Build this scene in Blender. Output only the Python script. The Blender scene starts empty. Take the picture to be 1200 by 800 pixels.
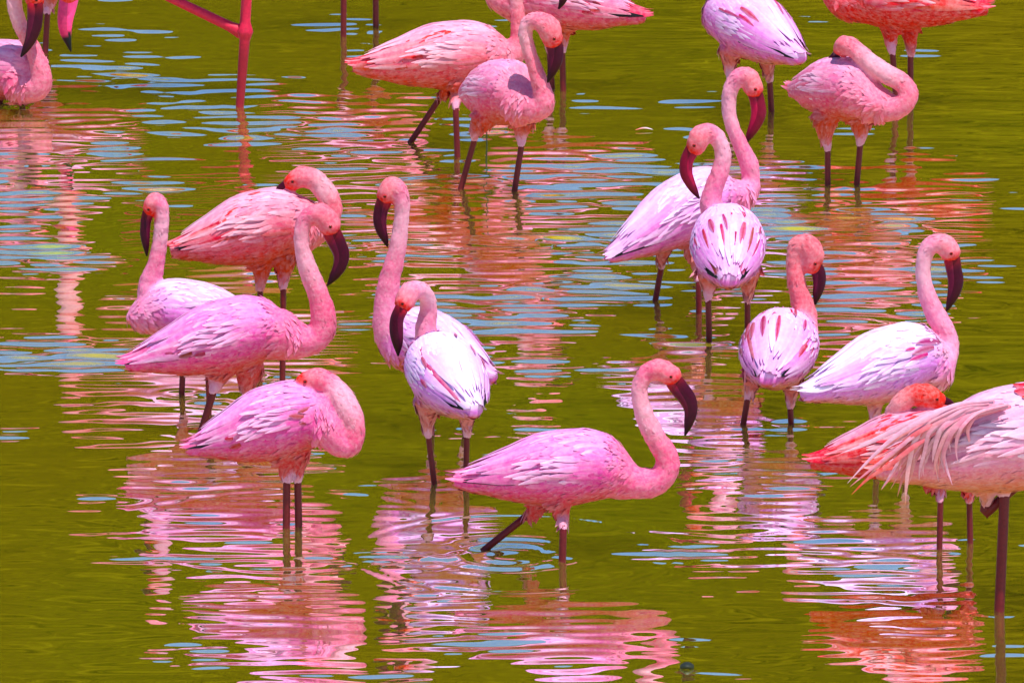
import bpy, math, random
import numpy as np
from mathutils import Vector

# ------------------------------------------------------------------ camera, sky, sun, exposure
sc = bpy.context.scene
COL = sc.collection
PITCH = math.radians(13.0)          # telephoto looking down on the pond
CAM_H = 6.7
CAM_D = CAM_H / math.tan(PITCH)
FPX = 15500.0                       # focal length in pixels of the 1200 x 800 photograph
cam_data = bpy.data.cameras.new('camera')
cam_data.sensor_fit = 'HORIZONTAL'
cam_data.sensor_width = 36.0
cam_data.lens = FPX / 1200.0 * 36.0
cam_data.clip_start = 0.5
cam_data.clip_end = 3000.0
cam = bpy.data.objects.new('camera', cam_data)
cam.location = (0, -CAM_D, CAM_H)
cam.rotation_euler = (math.pi / 2 - PITCH, 0, 0)
COL.objects.link(cam)
sc.camera = cam

SUN_EL = math.radians(71)
SUN_AZ = math.radians(-58)          # measured from +x towards +y: sun stands to the right, behind the camera
sun_dir = Vector((math.cos(SUN_EL) * math.cos(SUN_AZ), math.cos(SUN_EL) * math.sin(SUN_AZ), math.sin(SUN_EL)))
world = bpy.data.worlds.new('World')
sc.world = world
world.use_nodes = True
wn = world.node_tree
bg = wn.nodes['Background']
sky = wn.nodes.new('ShaderNodeTexSky')
sky.sky_type = 'NISHITA'
sky.sun_disc = False
sky.sun_elevation = SUN_EL
sky.sun_rotation = math.pi / 2 - SUN_AZ
sky.air_density = 1.5
sky.dust_density = 0.0
sky.ozone_density = 10.0
wn.links.new(sky.outputs[0], bg.inputs[0])
bg.inputs[1].default_value = 0.14
sun_data = bpy.data.lights.new('sun', 'SUN')
sun_data.energy = 5.0
sun_data.angle = math.radians(0.5)
sun_data.color = (1.0, 0.95, 0.88)
sun = bpy.data.objects.new('sun', sun_data)
sun.rotation_euler = (-sun_dir).to_track_quat('-Z', 'Y').to_euler()
sun.location = sun_dir * 60
COL.objects.link(sun)

sc.view_settings.view_transform = 'Standard'
sc.view_settings.look = 'None'
sc.view_settings.exposure = 0.12
sc.view_settings.gamma = 1.0
sc.view_settings.use_curve_mapping = False
sc.render.engine = 'CYCLES'
sc.cycles.use_denoising = True
sc.cycles.max_bounces = 6
sc.cycles.sample_clamp_indirect = 6.0

# ------------------------------------------------------------------ pixel -> place
CAM = np.array([0.0, -CAM_D, CAM_H])
FW = np.array([0.0, math.cos(PITCH), -math.sin(PITCH)])
UP = np.array([0.0, math.sin(PITCH), math.cos(PITCH)])
RT = np.array([1.0, 0.0, 0.0])

def ray(px, py):
    return FW + RT * ((px - 600.0) / FPX) + UP * ((400.0 - py) / FPX)

def ground(px, py, z=0.0):
    d = ray(px, py)
    return CAM + d * ((z - CAM[2]) / d[2])

def plane(px, py, Y):
    d = ray(px, py)
    return CAM + d * ((Y - CAM[1]) / d[1])

def mpp(p):                          # metres per photo pixel at a point
    return float(np.dot(np.asarray(p) - CAM, FW)) / FPX

# ------------------------------------------------------------------ materials
def new_mat(name):
    m = bpy.data.materials.new(name)
    m.use_nodes = True
    nt = m.node_tree
    return m, nt, nt.nodes['Principled BSDF']

def N(nt, typ, **kw):
    n = nt.nodes.new(typ)
    for k, v in kw.items():
        setattr(n, k, v)
    return n

def noise(nt, vec, scale, detail=3.0, rough=0.55):
    n = N(nt, 'ShaderNodeTexNoise')
    n.inputs['Scale'].default_value = scale
    n.inputs['Detail'].default_value = detail
    n.inputs['Roughness'].default_value = rough
    if vec is not None:
        nt.links.new(vec, n.inputs['Vector'])
    return n

def mapping(nt, src, scale=(1, 1, 1), loc=(0, 0, 0), rot=(0, 0, 0)):
    m = N(nt, 'ShaderNodeMapping')
    m.inputs['Scale'].default_value = scale
    m.inputs['Location'].default_value = loc
    m.inputs['Rotation'].default_value = rot
    nt.links.new(src, m.inputs['Vector'])
    return m.outputs[0]

def math_node(nt, op, a, b=None, c=None):
    n = N(nt, 'ShaderNodeMath', operation=op)
    for i, v in enumerate((a, b, c)):
        if v is None:
            continue
        if isinstance(v, (int, float)):
            n.inputs[i].default_value = v
        else:
            nt.links.new(v, n.inputs[i])
    return n.outputs[0]

def ramp(nt, fac, stops):
    r = N(nt, 'ShaderNodeValToRGB')
    el = r.color_ramp.elements
    while len(el) < len(stops):
        el.new(0.5)
    for e, (p, c) in zip(el, stops):
        e.position = p
        e.color = (c, c, c, 1) if isinstance(c, (int, float)) else (*c, 1)
    nt.links.new(fac, r.inputs[0])
    return r.outputs[0]

def plumage_material(name, fine, streak, bump, rough=0.72):
    m, nt, b = new_mat(name)
    at = N(nt, 'ShaderNodeAttribute', attribute_name='Col')
    tc = N(nt, 'ShaderNodeTexCoord')
    st = noise(nt, mapping(nt, tc.outputs['Object'], (0.22, 1, 1)), streak, 4, 0.6)
    fn = noise(nt, tc.outputs['Object'], fine, 3, 0.6)
    v = math_node(nt, 'ADD', math_node(nt, 'MULTIPLY', st.outputs[0], 0.55), math_node(nt, 'MULTIPLY', fn.outputs[0], 0.45))
    val = N(nt, 'ShaderNodeMapRange')
    val.inputs['From Min'].default_value = 0.32
    val.inputs['From Max'].default_value = 0.68
    val.inputs['To Min'].default_value = 0.94
    val.inputs['To Max'].default_value = 1.05
    nt.links.new(v, val.inputs['Value'])
    hsv = N(nt, 'ShaderNodeHueSaturation')
    nt.links.new(at.outputs['Color'], hsv.inputs['Color'])
    nt.links.new(val.outputs[0], hsv.inputs['Value'])
    sat = N(nt, 'ShaderNodeMapRange')
    sat.inputs['From Min'].default_value = 0.35
    sat.inputs['From Max'].default_value = 0.65
    sat.inputs['To Min'].default_value = 1.08
    sat.inputs['To Max'].default_value = 0.92
    nt.links.new(fn.outputs[0], sat.inputs['Value'])
    nt.links.new(sat.outputs[0], hsv.inputs['Saturation'])
    nt.links.new(hsv.outputs[0], b.inputs['Base Color'])
    b.inputs['Roughness'].default_value = rough
    b.inputs['Specular IOR Level'].default_value = 0.2
    b.inputs['Sheen Weight'].default_value = 0.0
    b.inputs['Sheen Roughness'].default_value = 0.5
    bp = N(nt, 'ShaderNodeBump')
    bp.inputs['Strength'].default_value = bump
    bp.inputs['Distance'].default_value = 0.006
    nt.links.new(v, bp.inputs['Height'])
    nt.links.new(bp.outputs[0], b.inputs['Normal'])
    return m

MAT_PLUME = plumage_material('plumage', 120, 70, 0.4)
MAT_FEATHER = plumage_material('wing_feather', 70, 110, 0.3, 0.62)

def skin_material(name, rough, bump, scale):
    m, nt, b = new_mat(name)
    at = N(nt, 'ShaderNodeAttribute', attribute_name='Col')
    tc = N(nt, 'ShaderNodeTexCoord')
    fn = noise(nt, tc.outputs['Object'], scale, 3, 0.6)
    val = N(nt, 'ShaderNodeMapRange')
    val.inputs['To Min'].default_value = 0.6
    val.inputs['To Max'].default_value = 1.4
    nt.links.new(fn.outputs[0], val.inputs['Value'])
    hsv = N(nt, 'ShaderNodeHueSaturation')
    nt.links.new(at.outputs['Color'], hsv.inputs['Color'])
    nt.links.new(val.outputs[0], hsv.inputs['Value'])
    nt.links.new(hsv.outputs[0], b.inputs['Base Color'])
    b.inputs['Roughness'].default_value = rough
    b.inputs['Specular IOR Level'].default_value = 0.3
    bp = N(nt, 'ShaderNodeBump')
    bp.inputs['Strength'].default_value = bump
    bp.inputs['Distance'].default_value = 0.002
    nt.links.new(fn.outputs[0], bp.inputs['Height'])
    nt.links.new(bp.outputs[0], b.inputs['Normal'])
    return m

MAT_LEG = skin_material('leg_skin', 0.5, 1.0, 110)
MAT_BILL = skin_material('bill_horn', 0.34, 0.25, 90)
MAT_BILL.node_tree.nodes['Principled BSDF'].inputs['Specular IOR Level'].default_value = 0.18
MAT_EYE = skin_material('eye_wet', 0.12, 0.0, 20)

# ------------------------------------------------------------------ mesh helpers
def make_mesh(name, verts, faces, mats, cols=None, matidx=None, smooth=True):
    me = bpy.data.meshes.new(name)
    me.from_pydata([tuple(v) for v in np.asarray(verts).tolist()], [], faces)
    for m in mats:
        me.materials.append(m)
    if cols is not None:
        a = me.attributes.new('Col', 'FLOAT_COLOR', 'POINT')
        c = np.ones((len(verts), 4), np.float32)
        c[:, :3] = cols
        a.data.foreach_set('color', c.ravel())
    if matidx is not None:
        me.polygons.foreach_set('material_index', np.asarray(matidx, np.int32))
    if smooth:
        me.polygons.foreach_set('use_smooth', np.ones(len(me.polygons), bool))
    me.update()
    return me

def link(name, me, parent=None):
    o = bpy.data.objects.new(name, me)
    COL.objects.link(o)
    o.parent = parent
    return o

def catmull(P, n=8):
    P = np.asarray(P, float)
    Q = np.vstack([2 * P[0] - P[1], P, 2 * P[-1] - P[-2]])
    out = []
    for i in range(1, len(Q) - 2):
        p0, p1, p2, p3 = Q[i - 1], Q[i], Q[i + 1], Q[i + 2]
        for k in range(n):
            u = k / n
            out.append(0.5 * (2 * p1 + (p2 - p0) * u + (2 * p0 - 5 * p1 + 4 * p2 - p3) * u * u + (3 * p1 - p0 - 3 * p2 + p3) * u ** 3))
    out.append(P[-1])
    return np.array(out)

def tube(pts, rad, nseg=20, flat=1.0, latdir=None, dome=True):
    """closed tube along pts; latdir: direction whose radius is scaled by flat"""
    pts = np.asarray(pts, float)
    rad = np.asarray(rad, float)
    if dome:
        d0 = pts[0] - pts[1]; d0 /= np.linalg.norm(d0) + 1e-9
        d1 = pts[-1] - pts[-2]; d1 /= np.linalg.norm(d1) + 1e-9
        fr = [(0.55, 0.84), (0.85, 0.53), (0.98, 0.2)]
        pts = np.vstack([[pts[0] + d0 * rad[0] * a for a, _ in fr[::-1]], pts, [pts[-1] + d1 * rad[-1] * a for a, _ in fr]])
        rad = np.concatenate([[rad[0] * b for _, b in fr[::-1]], rad, [rad[-1] * b for _, b in fr]])
    n = len(pts)
    tan = np.gradient(pts, axis=0)
    tan /= np.linalg.norm(tan, axis=1)[:, None] + 1e-9
    V = []
    ref = np.array([0.0, 1.0, 0.0]) if latdir is None else np.asarray(latdir, float)
    for i in range(n):
        t = tan[i]
        a = ref - t * np.dot(ref, t)
        if np.linalg.norm(a) < 0.15:
            a = np.array([1.0, 0, 0]) - t * t[0]
        a /= np.linalg.norm(a)
        b = np.cross(t, a)
        for k in range(nseg):
            th = 2 * math.pi * k / nseg
            V.append(pts[i] + rad[i] * (a * math.cos(th) * flat + b * math.sin(th)))
    F = []
    for i in range(n - 1):
        for k in range(nseg):
            k2 = (k + 1) % nseg
            F.append((i * nseg + k, i * nseg + k2, (i + 1) * nseg + k2, (i + 1) * nseg + k))
    F.append(tuple(range(nseg))[::-1])
    F.append(tuple((n - 1) * nseg + k for k in range(nseg)))
    return np.array(V), F

def join(parts):
    V, F, off = [], [], 0
    for v, f in parts:
        V.append(v)
        F += [tuple(i + off for i in q) for q in f]
        off += len(v)
    return np.vstack(V), F

# ------------------------------------------------------------------ torso template (unit length, breast to tail)
T_K = np.array([0.0, .035, .067, .134, .235, .403, .571, .74, .82, .89, 1.0])
C_K = np.array([-.065, -.05, -.04, -.005, .012, 0, -.01, -.04, -.049, -.062, -.069])
H_K = np.array([.02, .07, .10, .15, .183, .203, .185, .130, .100, .074, .040])
W_K = np.array([.02, .065, .095, .145, .18, .20, .19, .148, .115, .082, .045])

def hermite(x, xk, yk):
    x = np.clip(np.asarray(x, float), xk[0], xk[-1])
    m = np.gradient(yk, xk)
    i = np.clip(np.searchsorted(xk, x, side='right') - 1, 0, len(xk) - 2)
    h = xk[i + 1] - xk[i]
    u = (x - xk[i]) / h
    return ((2 * u**3 - 3 * u**2 + 1) * yk[i] + (u**3 - 2 * u**2 + u) * h * m[i] + (-2 * u**3 + 3 * u**2) * yk[i + 1] + (u**3 - u**2) * h * m[i + 1])

class Torso:
    def __init__(s, L, pitch, centre_z, hs=1.0, ws=1.0):
        s.L, s.p, s.cz, s.hs, s.ws = L, pitch, centre_z, hs, ws
    def frame(s, t):
        x = (0.403 - t) * s.L
        z = hermite(t, T_K, C_K) * s.L
        cp, sp = math.cos(s.p), math.sin(s.p)
        return np.stack([x * cp - z * sp, np.zeros_like(x), x * sp + z * cp + s.cz], -1)
    def size(s, t):
        return hermite(t, T_K, H_K) * s.L * s.hs, hermite(t, T_K, W_K) * s.L * s.ws
    def surf(s, t, th, off=0.0):
        """th measured from the top of the back, positive towards local +y; off pushes outwards"""
        t = np.asarray(t, float); th = np.asarray(th, float)
        c = s.frame(t)
        h, w = s.size(t)
        upv = np.array([-math.sin(s.p), 0, math.cos(s.p)])
        wid = np.where(np.cos(th) < 0, 1 + 0.12 * np.cos(th), 1.0)
        return c + (np.sin(th) * wid * (w + off))[..., None] * np.array([0, 1.0, 0]) + (np.cos(th) * (h + off))[..., None] * upv
    def mesh(s, n=48, m=36):
        ts = np.concatenate([[0.0, .008, .02], np.linspace(.035, 1, n - 3)])
        V = []
        for t in ts:
            th = np.arange(m) * 2 * math.pi / m
            V.append(s.surf(np.full(m, t), th))
        F = []
        for i in range(n - 1):
            for k in range(m):
                k2 = (k + 1) % m
                F.append((i * m + k, (i + 1) * m + k, (i + 1) * m + k2, i * m + k2))
        F.append(tuple(range(m)))
        F.append(tuple((n - 1) * m + k for k in range(m))[::-1])
        return np.vstack(V), F
    def coords(s, P):
        """(t, v) of points: v = -1 belly .. +1 back"""
        cp, sp = math.cos(s.p), math.sin(s.p)
        x = P[:, 0] * cp + (P[:, 2] - s.cz) * sp
        z = -P[:, 0] * sp + (P[:, 2] - s.cz) * cp
        t = np.clip(0.403 - x / s.L, 0, 1)
        h, w = s.size(t)
        v = (z - hermite(t, T_K, C_K) * s.L) / np.maximum(h, 1e-4)
        rr = np.sqrt(((z - hermite(t, T_K, C_K) * s.L) / np.maximum(h, 1e-4))**2 + (P[:, 1] / np.maximum(w, 1e-4))**2)
        return t, v, (rr - 1) * np.minimum(h, w)

def lerp(a, b, k):
    a = np.asarray(a, float); b = np.asarray(b, float)
    k = np.asarray(k, float)
    return a + (b - a) * (k[..., None] if k.ndim else k)

def sstep(a, b, x):
    u = np.clip((x - a) / (b - a), 0, 1)
    return u * u * (3 - 2 * u)

# ------------------------------------------------------------------ plumage palettes, with top light on backs and shade on flanks and bellies painted in
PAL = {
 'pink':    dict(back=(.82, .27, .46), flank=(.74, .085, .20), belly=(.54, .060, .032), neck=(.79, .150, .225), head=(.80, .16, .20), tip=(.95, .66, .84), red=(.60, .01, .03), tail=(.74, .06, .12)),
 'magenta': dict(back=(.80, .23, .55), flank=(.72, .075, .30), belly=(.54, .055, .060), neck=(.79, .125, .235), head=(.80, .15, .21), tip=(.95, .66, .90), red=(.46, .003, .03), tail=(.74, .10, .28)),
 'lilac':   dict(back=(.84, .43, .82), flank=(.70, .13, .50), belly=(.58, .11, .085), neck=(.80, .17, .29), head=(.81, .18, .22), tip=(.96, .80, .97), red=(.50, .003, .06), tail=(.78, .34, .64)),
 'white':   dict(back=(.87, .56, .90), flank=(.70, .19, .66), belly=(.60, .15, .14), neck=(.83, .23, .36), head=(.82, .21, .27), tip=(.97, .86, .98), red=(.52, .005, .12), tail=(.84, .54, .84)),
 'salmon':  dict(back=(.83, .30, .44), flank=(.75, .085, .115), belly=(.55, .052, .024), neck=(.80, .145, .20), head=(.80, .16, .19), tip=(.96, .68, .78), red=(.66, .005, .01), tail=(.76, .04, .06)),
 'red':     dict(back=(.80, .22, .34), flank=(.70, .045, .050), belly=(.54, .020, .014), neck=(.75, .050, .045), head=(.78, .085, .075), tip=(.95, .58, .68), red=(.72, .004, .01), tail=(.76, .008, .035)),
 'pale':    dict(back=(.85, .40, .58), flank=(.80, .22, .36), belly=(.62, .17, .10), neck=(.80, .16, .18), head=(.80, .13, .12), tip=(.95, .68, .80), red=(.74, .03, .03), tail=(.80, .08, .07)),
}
LEG_COL = np.array((.13, .003, .006))

# ------------------------------------------------------------------ the flock, measured on the photograph
# c: body centre px; L: body length px; yaw: heading (0 = to the right, 90 = away); pitch: tail droop in degrees
# neck: (x, y, radius[, metres away]); bill: the same; legs: per leg px from thigh to the water line
BIRDS = []
def bird(**k):
    BIRDS.append(k)

bird(id='S', legr=4.3, label='magenta pink flamingo striding with one leg back, making blue ripples', c=(664, 548), L=226, yaw=0, pitch=0, pal='magenta', red=0, dark=1,
     neck=[(722, 558, 27), (745, 565, 20), (768, 564, 16.5), (782, 549, 14.5), (779.5, 531, 13.5), (766, 509, 12.5), (754, 482, 11), (749.5, 456, 10), (757, 438, 10.5), (772, 433, 13), (786, 439, 13)],
     bill=[(790, 446, 12), (797, 456, 13), (806, 468, 12), (809.5, 481, 9.5), (807, 496, 6.5), (803, 509, 1.6)],
     legs=[[(655, 585, 17), (659, 604, 9), (660, 620, 6.2), (659, 657)], [(640, 584, 16), (622, 601, 8), (617, 604, 6), (570, 642)]])
bird(id='P', marks=[(.70, -84, .05, .020), (.74, -72, .045, .020), (.66, -100, .07, .024), (.16, -70, .10, .022), (.22, -82, .09, .018), (.18, -92, .08, .02)], legr=4.3, label='magenta pink flamingo asleep with its neck folded back, both legs close together', c=(327, 494), L=190, yaw=0, pitch=10, pal='magenta', red=0, dark=.6, hs=1.2,
     neck=[(372, 492, 34, -.01), (388, 506, 24, -.03), (402, 521, 16, -.04), (412, 518, 14, -.04), (414.5, 501, 13.5, -.04), (409, 482, 15, -.035), (399, 464, 14.5, -.02), (387, 451, 13.5, 0), (371, 444, 13.5, 0), (357, 447, 11, 0)],
     bill=[(352, 448, 9, 0), (346, 451, 6, 0), (341, 456, 4.5, 0), (336, 462, 2, 0)],
     legs=[[(333, 530, 17), (335, 550, 9), (336, 567, 6), (335.5, 618)], [(350, 530, 15), (350, 550, 8), (349, 565, 6), (350, 617)]])
bird(id='O', marks=[(.60, -92, .07, .020), (.53, -98, .06, .018), (.70, -84, .05, .012), (.64, -86, .05, .01)], legr=4.3, label='pink flamingo with tall curved neck and black wing edge, its bill beside its neck', c=(268, 393), L=216, yaw=0, pitch=9, pal='magenta', red=0.01, dark=1,
     neck=[(325, 392, 32), (345, 398, 24), (364, 398, 18), (377, 387, 16), (378.5, 368, 15), (373, 345, 13), (362, 318, 11.5), (354.5, 292, 9.5), (354, 268, 9.5), (362, 254, 10.5), (376, 252, 14), (386, 263, 14)],
     bill=[(389, 273, 13), (395, 285, 12.5), (400, 298, 11.5), (398, 312, 9.5), (391, 324, 6.5), (384, 334, 1.6)],
     legs=[[(258, 430, 20), (254, 446, 11), (250, 459, 7), (236, 505)], [(292, 430, 18), (290, 448, 12), (288, 462, 7), (291, 500)]])
bird(id='N', marks=[(.66, -52, .20, .018), (.72, -66, .18, .016), (.60, -78, .20, .018), (.80, -44, .14, .014), (.76, -28, .20, .012), (.55, -88, .14, .014)], label='salmon flamingo with red wing streaks, asleep behind the curved neck of its neighbour', c=(306, 266), L=188, yaw=0, pitch=8, pal='salmon', red=0.07, dark=.4, hs=1.17,
     neck=[(358, 262, 34), (375, 258, 23), (386, 250, 15), (387, 238, 13), (381, 225, 13), (369, 211, 12.5), (354, 208, 13), (343, 213, 11)],
     bill=[(339, 215, 9), (334, 217, 6.5), (328, 221, 5), (322, 226, 2)],
     legs=[[(307, 300, 18), (306, 322, 10), (305, 339, 6.5), (304, 443)], [(334, 300, 16), (333, 320, 9), (332, 337, 6), (331, 445)]])
bird(id='M', label='pale pink flamingo with upright slender neck, half hidden behind the black-edged flamingo', c=(222, 366), L=188, yaw=190, pitch=7, pal='lilac', red=.0, dark=0,
     neck=[(186, 362, 24), (177, 346, 17), (176, 332, 13), (181, 315, 10.8), (185, 296, 9.6), (188, 276, 9), (189.5, 256, 9), (188, 241, 9.5), (181, 236, 10.5), (176, 244, 9.5)],
     bill=[(173, 250, 8), (170.5, 262, 7.2), (170, 274, 7), (171, 287, 5), (172, 299, 1.5)],
     legs=[[(214, 395, 15), (214, 425, 7), (214, 438, 5.5), (213, 462)], [(238, 398, 15), (243, 425, 7), (244, 440, 5.5), (245, 466)]])
bird(id='Q', label='tall flamingo with long upright neck and black bill, behind a paler preening one', c=(506, 402), L=186, yaw=133, pitch=6, pal='lilac', red=.0, dark=.0,
     neck=[(472, 405, 27, .03), (459, 388, 22, .03), (455, 368, 18, .03), (454, 349, 14.5, .03), (457, 326, 12.5, .03), (463.5, 302, 11, .03), (467.5, 279, 10, .03), (470, 259, 9.2, .03), (471, 240, 9.6, .03), (467, 225, 11.5, .03), (459, 219, 12.5, .03), (453, 228, 12, .03)],
     bill=[(450, 236, 11, .03), (446.5, 246, 10, .03), (445, 258, 9.5, .03), (447, 270, 7.8, .03), (451, 280, 5.2, .03), (454, 288.5, 1.5, .03)],
     legs=[[(500, 430, 15), (504, 465, 7), (505, 480, 5), (506, 507)], [(528, 432, 15), (540, 465, 7), (543, 480, 5), (545, 505)]])
bird(id='R', marks=[(.50, 50, .10, .014), (.60, 78, .07, .018), (.44, -40, .14, .012), (.50, -58, .12, .012), (.70, -62, .12, .018), (.3, -25, .1, .01)], label='whitish lilac flamingo seen from behind, dark bill turned down over its shoulder', c=(521, 438), L=200, yaw=108, pitch=3, pal='white', red=0.02, dark=.7, hs=1.12, ws=1.12,
     neck=[(508, 420, 24, .12), (502, 402, 17, .15), (499, 385, 12.8, .15), (502, 366, 10.5, .15), (501, 350, 9.8, .14), (492, 340, 10.5, .12), (480, 343, 12.8, .10), (474, 354, 12, .09)],
     bill=[(470, 362, 9.5, .08), (465, 374, 9.5, .08), (464.5, 388, 9.8, .08), (466, 402, 7.5, .08), (466.5, 416, 1.6, .08)],
     legs=[[(502, 470, 18), (501, 494, 9), (502, 511, 6), (509, 567)], [(545, 470, 18), (547, 494, 9), (547, 511, 6), (546, 567)]])
bird(id='G', marks=[(.34, -74, .045, .024), (.30, -62, .05, .014)], label='pale lilac flamingo standing behind another, purplish crimson bill hooked against its neck', c=(806, 244), L=200, yaw=30, pitch=17, pal='lilac', red=0, dark=1,
     neck=[(860, 232, 25, .06), (876, 224, 15, .08), (880, 210, 11, .09), (878, 194, 11.3, .09), (871, 177, 10, .09), (862, 158, 8.8, .09), (855.5, 138, 8.5, .09), (854, 118, 8.6, .09), (857.5, 101, 9.2, .09), (867, 90, 10.5, .09), (878, 92, 12, .09), (883, 103, 12, .09)],
     bill=[(885.5, 111, 10.5, .09), (888, 121, 10.5, .09), (889, 133, 10.8, .09), (885, 146, 8.8, .09), (879, 158, 5.8, .09), (875, 167, 1.5, .09)], billcol='crimson',
     legs=[[(781, 280, 14), (776, 300, 7.5), (775, 313, 5.5), (768, 352)], [(815, 290, 15), (818, 312, 7.5), (818.6, 328, 5.5), (819, 368)]])
bird(id='H', marks=[(.52, 30, .13, .017), (.58, 44, .16, .012), (.60, 12, .16, .013), (.68, 20, .10, .014), (.56, -26, .17, .019), (.57, -42, .20, .012), (.66, -12, .10, .018), (.60, -60, .16, .010), (.72, 34, .10, .016), (.5, 8, .14, .010), (.84, 62, .10, .03), (.84, -62, .10, .03)], label='rounded flamingo seen from behind with many crimson streaks, neck bent over to one side', c=(853, 287), L=204, yaw=90, pitch=2, pal='lilac', red=0.05, dark=.8, hs=1.08, ws=1.1,
     neck=[(852, 270, 24, .09), (840, 252, 17, .11), (833, 238, 13, .11), (837, 219, 11.2, .11), (844, 201, 10.5, .11), (847.5, 183, 9.8, .11), (844, 168, 9.6, .11), (834, 157, 11, .11), (822, 159, 13, .09), (816, 170, 12.5, .09)],
     bill=[(811, 176, 10.5, .09), (805, 188, 9.5, .09), (804, 202, 9, .09), (808.5, 214, 7.4, .09), (814, 224, 5, .09), (819, 232, 1.5, .09)], billcol='crimson',
     legs=[[(831, 318, 16), (830, 338, 8.5), (830, 353, 5.6), (831, 399)], [(876, 318, 16), (877, 338, 8.5), (876, 353, 5.6), (876, 394)]])
bird(id='I', marks=[(.42, 52, .20, .026), (.50, 40, .16, .022), (.52, 62, .12, .016), (.48, 22, .20, .018), (.50, -2, .22, .013), (.40, -40, .14, .012), (.60, 78, .10, .022), (.62, -62, .12, .024), (.3, -20, .14, .01)], label='flamingo seen from behind with scarlet neck and orange red face, crimson wing marks', c=(914, 408), L=208, yaw=82, pitch=-2, pal='lilac', red=0.05, dark=.6, ws=1.12, hs=1.06, neckred=1,
     neck=[(934, 392, 24, .12), (943, 372, 15.5, .16), (940, 354, 13, .17), (935, 337, 11.5, .17), (931.5, 319, 10, .17), (930.5, 302, 9.2, .17), (934, 288, 10.5, .17), (945, 286, 12.5, .17), (952, 297, 14, .17), (951, 309, 12.5, .17)],
     bill=[(955, 312, 10.5, .17), (959.5, 321, 9.8, .17), (960, 333, 8.8, .17), (957.5, 345, 6.4, .17), (955.5, 356, 1.5, .17)],
     legs=[[(885, 435, 14), (879, 456, 8), (876, 468, 5), (871, 497)], [(928, 440, 14), (927, 462, 8), (926, 477, 5.4), (927, 496)]])
bird(id='J', marks=[(.14, -52, .16, .022), (.20, -64, .15, .020), (.26, -74, .12, .016), (.34, -60, .06, .010)], label='bluish white flamingo in profile with graceful pink S-curved neck and dark plum bill', c=(1045, 426), L=206, yaw=26, pitch=5, pal='white', red=0, dark=.0, hs=1.08,
     neck=[(1092, 430, 30, .04), (1106, 416, 18, .07), (1111, 400, 12.8, .08), (1103, 380, 12.6, .08), (1091, 357, 11.4, .08), (1084, 336, 9.6, .08), (1081.5, 317, 9, .08), (1083.5, 300, 9.4, .08), (1091, 287, 10.5, .08), (1104, 285, 12, .08), (1113, 294, 13, .08)],
     bill=[(1116, 304, 11.5, .08), (1118, 316, 11, .08), (1120, 329, 11, .08), (1118, 342, 9.2, .08), (1113.5, 354, 5.8, .08), (1109.5, 364, 1.5, .08)],
     legs=[[(1024, 460, 15), (1025, 480, 8.5), (1026, 496, 6), (1028, 547)], [(1056, 462, 15), (1060, 485, 8), (1061, 500, 5.6), (1063, 540)]])
bird(id='K', marks=[(.60, -60, .3, .02), (.55, -80, .3, .026), (.66, -96, .24, .03), (.45, -88, .3, .03)], label='flamingo with scarlet tail and rosy head laid over its back, behind drooping white plumes', c=(1068, 520), L=205, yaw=0, pitch=4, pal='red', red=0.25, dark=.0, neckred=0,
     neck=[(1122, 512, 26, .0), (1140, 500, 16, .05), (1136, 486, 12, .08), (1105, 486, 12, .08), (1066, 496, 12, .06), (1046, 492, 10.5, .03), (1054, 474, 11, .0), (1070, 463, 13, .0), (1086, 463, 13.5, .0), (1098, 468, 11, .0)],
     bill=[(1103, 469, 7, .0), (1109, 470, 5.5, .0), (1115, 473, 4, .0), (1120, 477, 1.5, .0)],
     legs=[[(1092, 558, 15), (1101, 572, 7.5), (1102, 587, 5.4), (1101, 642)], [(1130, 556, 15), (1136, 575, 7.5), (1136, 588, 5.4), (1137, 636)]])
bird(id='L', marks=[(.30, -18, .10, .05), (.26, -30, .12, .04), (.30, -6, .10, .05)], label='large pale flamingo with long drooping white plumes, standing on one thick dark leg', c=(1197, 512), L=300, yaw=0, pitch=6, pal='pale', red=.0, dark=.0, plumes=1, hs=1.05,
     neck=[(1270, 512, 42), (1305, 505, 26), (1330, 485, 19), (1338, 450, 16), (1325, 405, 14.5), (1312, 360, 13.5), (1318, 322, 14), (1340, 308, 18), (1360, 318, 17)],
     bill=[(1368, 328, 15), (1382, 342, 14), (1388, 362, 12), (1384, 382, 8), (1378, 398, 2)], billcol='crimson',
     legs=[[(1182, 545, 26), (1178, 568, 12), (1177, 584, 7.5), (1171, 716)], [(1160, 545, 22), (1157, 575, 12), (1155, 590, 8), (1154, 602), 'lift', (1190, 570)]], legr=6.0)
bird(id='A', marks=[(.70, -78, .06, .022), (.68, -92, .07, .02), (.72, -50, .22, .010), (.66, -34, .24, .008), (.88, -90, .12, .03)], label='pink flamingo striding behind another, lean body and red tail tip in clear profile', c=(530, 65), L=200, yaw=0, pitch=0, pal='salmon', red=0.04, dark=.0, 
     neck=[(585, 64, 25), (600, 60, 18), (608, 48, 12), (608, 32, 9.5), (606, 14, 8.6), (606, -6, 8.4), (612, -30, 8.4), (626, -48, 10), (640, -46, 12), (648, -36, 11)],
     bill=[(653, -32, 10), (659, -22, 10), (662, -10, 8), (659, 2, 5), (655, 10, 1.5)],
     legs=[[(540, 92, 16), (535, 112, 8.5), (534, 127, 5.6), (536, 184)], [(533, 92, 15), (521, 108, 7), (517, 113, 5.4), (481, 167)]], headless_ok=1)
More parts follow.
